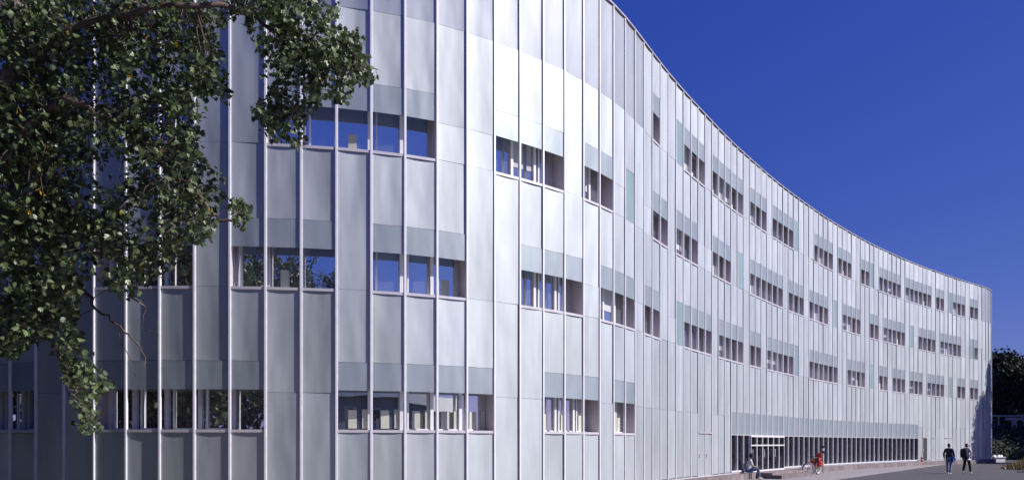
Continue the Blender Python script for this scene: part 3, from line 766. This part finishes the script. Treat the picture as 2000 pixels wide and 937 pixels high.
def bicycle():
    root = empty('bicycle', (16.85, 41.9, .06), R(222), 'red bicycle with red child seat and bags parked in front of the glazed strip', 'bicycle')
    for x in (-.53, .53):
        wh = obj('wheel', MB().torus((0, 0, 0), .290, .032, n=32).mesh('rim', M['white'], smooth=True), root, (x, 0, .345), R(-50) if x > 0 else 0)
        obj('tyre', MB().torus((0, 0, 0), .336, .026, n=32).mesh('tyre', M['blackrub'], smooth=True), wh)
        sp_ = MB(); sp_.tube([(0, -.05, 0), (0, .05, 0)], .025, 8)
        for k in range(20):
            a = k * math.pi / 10; sp_.tube([(0, .03 * (-1) ** k, 0), (.31 * math.cos(a), 0, .31 * math.sin(a))], .0035, 3, cap=False)
        obj('spokes', sp_.mesh('spokes', M['chrome']), wh)
    fr = MB()
    bb = (-.05, 0, .28); st = (-.17, 0, .78); hd = (.36, 0, .82); hl = (.40, 0, .66); ra = (-.53, 0, .345); fa = (.53, 0, .345)
    fr.tube([bb, st], .018); fr.tube([st, hd], .017); fr.tube([bb, hl], .019); fr.tube([hd, hl], .022)
    for y in (-.05, .05):
        fr.tube([(bb[0], y * .5, bb[2]), (ra[0], y, ra[2])], .010); fr.tube([(st[0], y * .3, st[2] - .06), (ra[0], y, ra[2])], .010)
        fr.tube([(hl[0], y * .8, hl[2] - .02), (fa[0], y, fa[2])], .012)
    fr_o = obj('frame', fr.mesh('frame', M['red'], smooth=True), root)
    obj('handlebar', MB().tube([(.36, 0, .82), (.34, 0, .98), (.36, -.16, 1.02), (.22, -.27, .98)], .012).tube([(.34, 0, .98), (.36, .16, 1.02), (.22, .27, .98)], .012).mesh('handlebar', M['blackrub'], smooth=True), root)
    sd_ = MB().tube([(-.30, 0, .90), (-.20, 0, .92), (-.02, 0, .90)], [.085, .06, .02], 8).tube([(-.17, 0, .76), (-.18, 0, .89)], .012)
    obj('saddle', sd_.mesh('saddle', M['blackrub'], smooth=True), root)
    ck = MB().tube([(-.05, -.05, .28), (-.05, .05, .28)], .085, 14).tube([(-.05, .06, .28), (.03, .07, .13)], .01, 5).tube([(-.05, -.06, .28), (-.13, -.07, .43)], .01, 5).box(-.02, .09, .06, .15, .11, .13).box(-.19, -.08, -.15, -.06, .43, .45)
    obj('crank', ck.mesh('crank', M['chrome']), root)
    obj('mudguard', MB().tube([(-.53 + .375 * math.cos(R(a)), 0, .345 + .375 * math.sin(R(a))) for a in range(20, 200, 15)], .022, 6).mesh('mudguard', M['red'], smooth=True), root)
    obj('rack', MB().box(-.80, -.28, -.07, .07, .74, .76).tube([(-.74, -.06, .74), (-.53, -.07, .36)], .007, 5).tube([(-.74, .06, .74), (-.53, .07, .36)], .007, 5).mesh('rack', M['blackrub']), root)
    def soft(x0, x1, y0, y1, z0, z1, m, nme, tilt=0):
        bm = bmesh.new(); bmesh.ops.create_cube(bm, size=1)
        bmesh.ops.subdivide_edges(bm, edges=bm.edges[:], cuts=3, use_grid_fill=True)
        for v in bm.verts:
            p = v.co; rr = p.normalized() * .62; v.co = p * .6 + rr * .4
            v.co = Vector(((x0 + x1) / 2 + v.co.x * (x1 - x0), (y0 + y1) / 2 + v.co.y * (y1 - y0), (z0 + z1) / 2 + v.co.z * (z1 - z0) + .012 * mnoise.noise(v.co * 6)))
            v.co.x += tilt * (v.co.z - z0)
        me = bpy.data.meshes.new(nme); bm.to_mesh(me); bm.free(); me.materials.append(m)
        me.polygons.foreach_set('use_smooth', [True] * len(me.polygons)); return me
    obj('pannier', soft(-.72, -.44, .08, .20, .44, .74, M['redcloth'], 'pannier'), root)
    obj('pannier', soft(-.72, -.44, -.20, -.08, .44, .74, M['redcloth'], 'pannier'), root)
    cs = obj('child_seat', soft(-.66, -.34, -.17, .17, .78, .93, M['redcloth'], 'child_seat'), root)
    obj('seat_back', soft(-.70, -.63, -.15, .15, .84, 1.20, M['red'], 'seat_back', -.15), cs)
    obj('footrest', soft(-.36, -.26, -.22, -.12, .42, .85, M['red'], 'footrest'), cs); obj('footrest', soft(-.36, -.26, .12, .22, .42, .85, M['red'], 'footrest'), cs)
    obj('kickstand', MB().tube([(-.12, .03, .28), (-.16, .2, .0)], .01, 5).mesh('kickstand', M['chrome']), root)
bicycle()
# parking post behind bicycle (black and white)
pp = empty('marker_post', (18.1, 43.6, .06), 0, 'slim post with black and white bands standing behind the bicycle', 'post')
obj('post', MB().tube([(0, 0, 0), (0, 0, 1.15)], .035, 8).mesh('post', M['galv']), pp)
obj('band', MB().tube([(0, 0, 1.15), (0, 0, 1.3)], .07, 10).mesh('band', M['blackrub']), pp)
obj('band', MB().tube([(0, 0, 1.301), (0, 0, 1.46)], .07, 10).mesh('band', M['white']), pp)
obj('band', MB().tube([(0, 0, 1.461), (0, 0, 1.6)], .07, 10).mesh('band', M['blackrub']), pp)
bo = empty('bollard', (32.6, 59.6, .06), 0, 'small red bollard with pale band on pavement by the dark side door', 'bollard')
obj('post', MB().tube([(0, 0, 0), (0, 0, .1), (0, 0, .62), (0, 0, .68)], [.13, .10, .085, .04], 10).mesh('post', M['red']), bo)
obj('band', MB().tube([(0, 0, .40), (0, 0, .50)], .105, 10).mesh('band', M['white']), bo)
M['dgrey'] = mat('dark_metal', (.03, .03, .035), rough=.6)
be = empty('bench', (36.0, 63.3, .0), R(38), 'low dark bench on the pavement behind the two walking people', 'bench')
for k in range(3): obj('slat', MB().box(-.9, .9, -.22 + k * .15, -.09 + k * .15, .40, .45).mesh('slat', M['dgrey']), be)
for x in (-.7, .7): obj('leg', MB().box(x - .04, x + .04, -.2, .2, 0, .398).mesh('leg', M['dgrey']), be)
cr = empty('crate', (46.1, 71.2, 0), R(10), 'white crate of bags on the ground at the far corner of the building', 'crate')
obj('box', MB().box(-.55, .55, -.35, .35, .0, .44).mesh('box', M['white']), cr)
obj('rim', MB().box(-.6, .6, -.4, .4, .442, .52).mesh('rim', M['white']), cr)
for x in (-.35, .1, .38): obj('bag', MB().tube([(x, 0, .52), (x + .02, 0, .66), (x + .03, 0, .72)], [.17, .15, .05], 8).mesh('bag', M['white'], smooth=True), cr)
cb = empty('cardboard_box', (45.0, 71.0, 0), R(-12), 'small brown cardboard box beside the white crate at the far corner', 'box')
obj('carton', MB().box(-.28, .28, -.25, .25, 0, .55).mesh('carton', M['brown']), cb)
obj('flap', MB().box(-.28, .28, -.42, -.255, .50, .515).mesh('flap', M['brown']), cb)

# ------------------------------------------------------------------ people
M['skin'] = mat('skin', (.36, .22, .16), rough=.55, var=.06)
M['hair'] = mat('dark_hair', (.015, .012, .012), rough=.6)
M['black'] = mat('black_cloth', (.018, .018, .022), rough=.9, var=.3, scale=10)
M['jeans'] = mat('blue_jeans', (.07, .11, .24), rough=.9, var=.2, scale=14)
M['pale_jeans'] = mat('pale_jeans', (.20, .24, .36), rough=.9, var=.2, scale=14)
M['shirt'] = mat('white_shirt', (.62, .62, .70), rough=.85, var=.08, scale=8)
M['bluebag'] = mat('blue_bag', (.04, .12, .40), rough=.7)
M['shoe'] = mat('white_shoe', (.62, .60, .60), rough=.6)
def skin_body(J, E, RAD, name, m, parent):
    """one continuous surface grown along joined bones"""
    me = bpy.data.meshes.new(name); keys = list(J); me.from_pydata([J[k] for k in keys], [(keys.index(a), keys.index(b)) for a, b in E], [])
    o = obj(name, me)
    md = o.modifiers.new('s', 'SKIN'); md.use_smooth_shade = True
    for i, k in enumerate(keys):
        sv_ = me.skin_vertices[0].data[i]; rr = RAD[k]; sv_.radius = rr if hasattr(rr, '__len__') else (rr, rr)
        sv_.use_root = (i == 0)
    ss = o.modifiers.new('b', 'SUBSURF'); ss.levels = 2; ss.render_levels = 2
    dg = bpy.context.evaluated_depsgraph_get(); dg.update()
    nm = bpy.data.meshes.new_from_object(o.evaluated_get(dg)); bpy.data.objects.remove(o)
    nm.materials.clear(); nm.materials.append(m)
    nm.polygons.foreach_set('use_smooth', [True] * len(nm.polygons))
    nm.name = name
    return obj(name, nm, parent)
def V(*a): return Vector(a)
def fingers(J, E, RD, side, wrist, d, palmN):
    """palm, four unequal bent fingers and a thumb at the end of a forearm"""
    d = d.normalized(); a = d.cross(palmN).normalized()
    pm_ = wrist + d * .055; J['palm' + side] = pm_; E.append(('wr' + side, 'palm' + side)); RD['palm' + side] = (.033, .018)
    for k, (off, L) in enumerate(((-.027, .062), (-.009, .072), (.009, .068), (.027, .052))):
        b = pm_ + d * .04 + a * off; m_ = b + d * L * .55 + palmN * .006; e = b + d * L + palmN * .022
        for nme, p, rr in (('a', b, .0095), ('b', m_, .0085), ('c', e, .007)): J['f%d%s%s' % (k, nme, side)] = p; RD['f%d%s%s' % (k, nme, side)] = rr
        E += [('palm' + side, 'f%da%s' % (k, side)), ('f%da%s' % (k, side), 'f%db%s' % (k, side)), ('f%db%s' % (k, side), 'f%dc%s' % (k, side))]
    t0 = wrist + d * .03 + a * -.03; t1 = t0 + (d * .6 - a * .8).normalized() * .035; t2 = t1 + d * .028
    for nme, p, rr in (('a', t0, .011), ('b', t1, .010), ('c', t2, .008)): J['t%s%s' % (nme, side)] = p; RD['t%s%s' % (nme, side)] = rr
    E += [('palm' + side, 'ta' + side), ('ta' + side, 'tb' + side), ('tb' + side, 'tc' + side)]

def head_mesh(parent, c, yaw, hair_m, skin_m, hat=None):
    """head with brow, nose, chin, ears; hair cap as its own mesh. Faces -y before yaw"""
    T = Matrix.Translation(c) @ Matrix.Rotation(yaw, 4, 'Z')
    bm = bmesh.new(); bmesh.ops.create_uvsphere(bm, u_segments=20, v_segments=14, radius=1)
    for v in bm.verts:
        x, y, z = v.co
        fx, fy, fz = x * .075, y * .095, z * .118
        if z < 0: fx *= 1 + z * .28; fy *= 1 + z * .18
        if y < -.6 and abs(x) < .22 and -.35 < z < .1: fy -= .022 * (1 - abs(x) / .22)
        if y < -.6 and .08 < abs(x) < .55 and .0 < z < .25: fy += .008
        if y < -.5 and z < -.5: fy -= .01
        v.co = (fx, fy, fz)
    for sgn in (-1, 1):
        rr = bmesh.ops.create_uvsphere(bm, u_segments=8, v_segments=6, radius=1)
        for v in rr['verts']: v.co = (sgn * .078 + v.co.x * .01, .005 + v.co.y * .02, -.005 + v.co.z * .033)
    bm.transform(T); me = bpy.data.meshes.new('head'); bm.to_mesh(me); bm.free(); me.materials.append(skin_m)
    me.polygons.foreach_set('use_smooth', [True] * len(me.polygons)); obj('head', me, parent)
    bm = bmesh.new(); bmesh.ops.create_uvsphere(bm, u_segments=20, v_segments=14, radius=1)
    kill = [v for v in bm.verts if (v.co.y < -.25 and v.co.z < .45) or v.co.z < -.55]
    bmesh.ops.delete(bm, geom=kill, context='VERTS')
    for v in bm.verts:
        n = 1 + .05 * mnoise.noise(v.co * 5); v.co = (v.co.x * .084 * n, (v.co.y * .104 + .004) * n, (v.co.z * .126 + .004) * n)
    bm.transform(T); me = bpy.data.meshes.new('hair'); bm.to_mesh(me); bm.free(); me.materials.append(hair_m)
    me.polygons.foreach_set('use_smooth', [True] * len(me.polygons)); obj('hair', me, parent)
    em = MB()
    for sgn in (-1, 1): em.tube([T @ V(sgn * .028, -.078, .012), T @ V(sgn * .028, -.090, .012)], .011, 8)
    em.box(-.022, .022, -.088, -.082, -.062, -.055, T=T); obj('face_features', em.mesh('eyes', hair_m), parent)
    if hat:
        hb = MB()
        pts = [(T @ V(0, 0, z), rr) for z, rr in ((.018, .150), (.045, .158), (.062, .118), (.13, .108), (.16, .075), (.165, .01))]
        hb.tube([p for p, _ in pts], [q_ for _, q_ in pts], 20); obj('hat', hb.mesh('hat', hat, smooth=True), parent)

def standing(name, loc, rz, label, top, trousers, stride, arms, bag, headyaw, shoe, ht=1.78):
    root = empty(name, loc, rz, label, 'person')
    k = ht / 1.78
    s = 1
    hipz = .93
    # facing +y (away from the camera) before rz; x right
    J = dict(pel=V(0, 0, .97), wst=V(0, .0, 1.10), chs=V(0, .01, 1.30), nkb=V(0, .0, 1.47), nk=V(0, .015, 1.53), hd=V(0, .02, 1.58))
    RD = dict(pel=(.155, .105), wst=(.135, .095), chs=(.165, .11), nkb=(.085, .07), nk=.055, hd=.055)
    E = [('pel', 'wst'), ('wst', 'chs'), ('chs', 'nkb'), ('nkb', 'nk'), ('nk', 'hd')]
    legJ = {}
    for sd_, sg, st_ in (('L', -1, stride[0]), ('R', 1, stride[1])):
        hip = V(sg * .09, 0, .92); kn = V(sg * .10, st_ * .5 + .03, .50); an = V(sg * .10, st_ - (.03 if st_ < 0 else 0), .09 + (.05 if st_ < -.1 else 0)); 
        legJ[sd_] = (hip, kn, an)
        J['hip' + sd_] = hip; J['kn' + sd_] = kn; J['an' + sd_] = an; J['to' + sd_] = an + V(sg * .02, .13, -.055)
        RD['hip' + sd_] = .085; RD['kn' + sd_] = .055; RD['an' + sd_] = .036; RD['to' + sd_] = (.035, .022)
        E += [('pel', 'hip' + sd_), ('hip' + sd_, 'kn' + sd_), ('kn' + sd_, 'an' + sd_), ('an' + sd_, 'to' + sd_)]
        el, wr = arms[0 if sg < 0 else 1]
        sh_ = V(sg * .185, 0, 1.43); J['sh' + sd_] = sh_; J['el' + sd_] = el; J['wr' + sd_] = wr
        RD['sh' + sd_] = .055; RD['el' + sd_] = .038; RD['wr' + sd_] = .026
        E += [('nkb', 'sh' + sd_), ('sh' + sd_, 'el' + sd_), ('el' + sd_, 'wr' + sd_)]
        fingers(J, E, RD, sd_, wr, wr - el, V(-sg, 0, 0))
    skin_body(J, E, RD, 'body', M['skin'], root)
    # clothing
    J2 = {a: J[a] for a in ('pel', 'wst', 'chs', 'nkb', 'shL', 'shR')}
    R2 = dict(pel=(.185, .13), wst=(.165, .12), chs=(.19, .13), nkb=(.10, .08), shL=.075, shR=.075)
    E2 = [('pel', 'wst'), ('wst', 'chs'), ('chs', 'nkb'), ('nkb', 'shL'), ('nkb', 'shR')]
    for sd_ in 'LR':
        J2['em' + sd_] = J['sh' + sd_].lerp(J['el' + sd_], .75 if top is M['shirt'] else 1.0); R2['em' + sd_] = .06
        E2.append(('sh' + sd_, 'em' + sd_))
        if top is not M['shirt']:
            J2['ew' + sd_] = J['el' + sd_].lerp(J['wr' + sd_], .9); R2['ew' + sd_] = .042; E2.append(('em' + sd_, 'ew' + sd_))
    J2['hem'] = V(0, 0, .84); R2['hem'] = (.18, .125); E2.append(('pel', 'hem'))
    skin_body(J2, E2, R2, 'jacket' if top is not M['shirt'] else 'shirt', top, root)
    J3 = dict(pel=V(0, 0, .95)); R3 = dict(pel=(.16, .115)); E3 = []
    for sd_, (hip, kn, an) in legJ.items():
        J3['h' + sd_] = hip; J3['k' + sd_] = kn; J3['a' + sd_] = an + V(0, 0, .02); R3['h' + sd_] = .105; R3['k' + sd_] = .078; R3['a' + sd_] = .07
        E3 += [('pel', 'h' + sd_), ('h' + sd_, 'k' + sd_), ('k' + sd_, 'a' + sd_)]
    skin_body(J3, E3, R3, 'trousers', trousers, root)
    for sd_, (hip, kn, an) in legJ.items():
        Js = dict(a=an + V(0, -.05, -.045), b=an + V(0, .04, -.045), c=an + V(0, .15, -.058)); skin_body(Js, [('a', 'b'), ('b', 'c')], dict(a=(.045, .04), b=(.05, .045), c=(.045, .028)), 'shoe', shoe, root)
    head_mesh(root, V(0, .03, 1.67), headyaw, M['hair'], M['skin'])
    if bag == 'backpack':
        bm = bmesh.new(); bmesh.ops.create_cube(bm, size=1); bmesh.ops.subdivide_edges(bm, edges=bm.edges[:], cuts=4, use_grid_fill=True)
        for v in bm.verts:
            p = v.co; q_ = p * .6 + p.normalized() * .62 * .4
            v.co = V(q_.x * .37, -.25 + q_.y * .24, 1.22 + q_.z * .52)
        me = bpy.data.meshes.new('backpack'); bm.to_mesh(me); bm.free(); me.materials.append(M['black']); me.polygons.foreach_set('use_smooth', [True] * len(me.polygons))
        bp = obj('backpack', me, None); bp.location = loc; bp.rotation_euler = (0, 0, rz); tag(bp, 'dark backpack worn by the walking person in the white shirt', 'backpack')
        stp = MB()
        for sg in (-1, 1): stp.tube([(sg * .11, -.16, 1.42), (sg * .125, -.08, 1.52), (sg * .13, .08, 1.50), (sg * .14, .16, 1.35), (sg * .15, .10, 1.12), (sg * .13, -.16, 1.02)], .016, 6)
        obj('strap', stp.mesh('strap', M['black']), bp)
    if bag == 'side':
        bb_ = obj('shoulder_bag', MB().tube([(.235, -.09, .98), (.235, .0, .96), (.235, .13, .98)], [.07, .12, .07], 10).box(.19, .28, -.12, .16, .70, .95).mesh('shoulder_bag', M['bluebag']), None)
        bb_.location = loc; bb_.rotation_euler = (0, 0, rz); tag(bb_, 'blue bag hanging at the hip of the person in the black jacket', 'bag')
        obj('strap', MB().tube([(.235, .1, 1.0), (.1, .145, 1.25), (-.1, .09, 1.50), (-.12, -.05, 1.50), (.05, -.14, 1.28), (.235, -.08, 1.0)], .012, 6).mesh('strap', M['bluebag']), bb_)
    return root
standing('person', (25.6, 43.9, .004), R(-48), 'person in black jacket and pale jeans walking away along the road', M['black'], M['pale_jeans'], (.10, -.10),
         ((V(-.27, -.03, 1.17), V(-.27, .05, .92)), (V(.27, -.05, 1.17), V(.30, .06, .94))), 'side', R(150), M['shoe'], 1.75)
standing('person', (27.0, 44.5, .004), R(-62), 'person in white shirt and black trousers walking with a dark backpack', M['shirt'], M['black'], (-.16, .22),
         ((V(-.27, -.08, 1.17), V(-.28, .03, .93)), (V(.26, .03, 1.16), V(.22, .24, 1.10))), 'backpack', R(135), M['shoe'], 1.8)

def seated():
    i = bay(1456)
    th = R(THA[i]); c, s = math.cos(th), math.sin(th)
    base = V(P[i][0] + s * .42, P[i][1] - c * .42, .06)
    rz = th + R(28)
    root = empty('person', base, rz, 'seated person in dark hat, pale shirt and blue jeans resting on the stone plinth', 'person')
    # faces -y before rz; sits at z .42 above pavement, back leaning slightly
    J = dict(pel=V(0, .16, .42), wst=V(0, .17, .55), chs=V(0, .12, .76), nkb=V(0, .06, .92), nk=V(0, .04, .97), hd=V(0, .02, 1.01))
    RD = dict(pel=(.155, .11), wst=(.13, .095), chs=(.16, .11), nkb=(.08, .065), nk=.052, hd=.052)
    E = [('pel', 'wst'), ('wst', 'chs'), ('chs', 'nkb'), ('nkb', 'nk'), ('nk', 'hd')]
    for sd_, sg in (('L', -1), ('R', 1)):
        hip = V(sg * .09, .13, .43); kn = V(sg * .13, -.30, .50); an = V(sg * .12, -.36 - .05 * sg, .09)
        J['hip' + sd_] = hip; J['kn' + sd_] = kn; J['an' + sd_] = an; J['to' + sd_] = an + V(0, -.13, -.05)
        RD['hip' + sd_] = .085; RD['kn' + sd_] = .056; RD['an' + sd_] = .036; RD['to' + sd_] = (.035, .022)
        E += [('pel', 'hip' + sd_), ('hip' + sd_, 'kn' + sd_), ('kn' + sd_, 'an' + sd_), ('an' + sd_, 'to' + sd_)]
        sh_ = V(sg * .18, .07, .89); el = V(sg * .23, -.02, .63); wr = V(sg * .10, -.22, .60)
        J['sh' + sd_] = sh_; J['el' + sd_] = el; J['wr' + sd_] = wr; RD['sh' + sd_] = .052; RD['el' + sd_] = .037; RD['wr' + sd_] = .026
        E += [('nkb', 'sh' + sd_), ('sh' + sd_, 'el' + sd_), ('el' + sd_, 'wr' + sd_)]
        fingers(J, E, RD, sd_, wr, wr - el, V(0, 0, -1))
    skin_body(J, E, RD, 'body', M['skin'], root)
    J2 = {a: J[a] for a in ('pel', 'wst', 'chs', 'nkb', 'shL', 'shR')}; R2 = dict(pel=(.175, .125), wst=(.155, .115), chs=(.185, .13), nkb=(.095, .078), shL=.072, shR=.072)
    E2 = [('pel', 'wst'), ('wst', 'chs'), ('chs', 'nkb'), ('nkb', 'shL'), ('nkb', 'shR')]
    for sd_ in 'LR': J2['e' + sd_] = J['el' + sd_]; R2['e' + sd_] = .055; E2.append(('sh' + sd_, 'e' + sd_))
    skin_body(J2, E2, R2, 'shirt', M['shirt'], root)
    J3 = dict(pel=J['pel'] + V(0, 0, -.01)); R3 = dict(pel=(.165, .12)); E3 = []
    for sd_ in 'LR':
        for a_, rr in (('hip', .10), ('kn', .078), ('an', .06)): J3[a_ + sd_] = J[a_ + sd_] + (V(0, 0, .02) if a_ == 'an' else V(0, 0, 0)); R3[a_ + sd_] = rr
        E3 += [('pel', 'hip' + sd_), ('hip' + sd_, 'kn' + sd_), ('kn' + sd_, 'an' + sd_)]
        an = J['an' + sd_]
        skin_body(dict(a=an + V(0, .05, -.045), b=an + V(0, -.04, -.045), c=an + V(0, -.15, -.055)), [('a', 'b'), ('b', 'c')], dict(a=(.045, .04), b=(.05, .045), c=(.045, .028)), 'shoe', M['shoe'], root)
    skin_body(J3, E3, R3, 'trousers', M['jeans'], root)
    head_mesh(root, V(0, 0, 1.10), R(10), M['hair'], M['skin'], hat=M['black'])
seated()
bpy.context.view_layer.update()
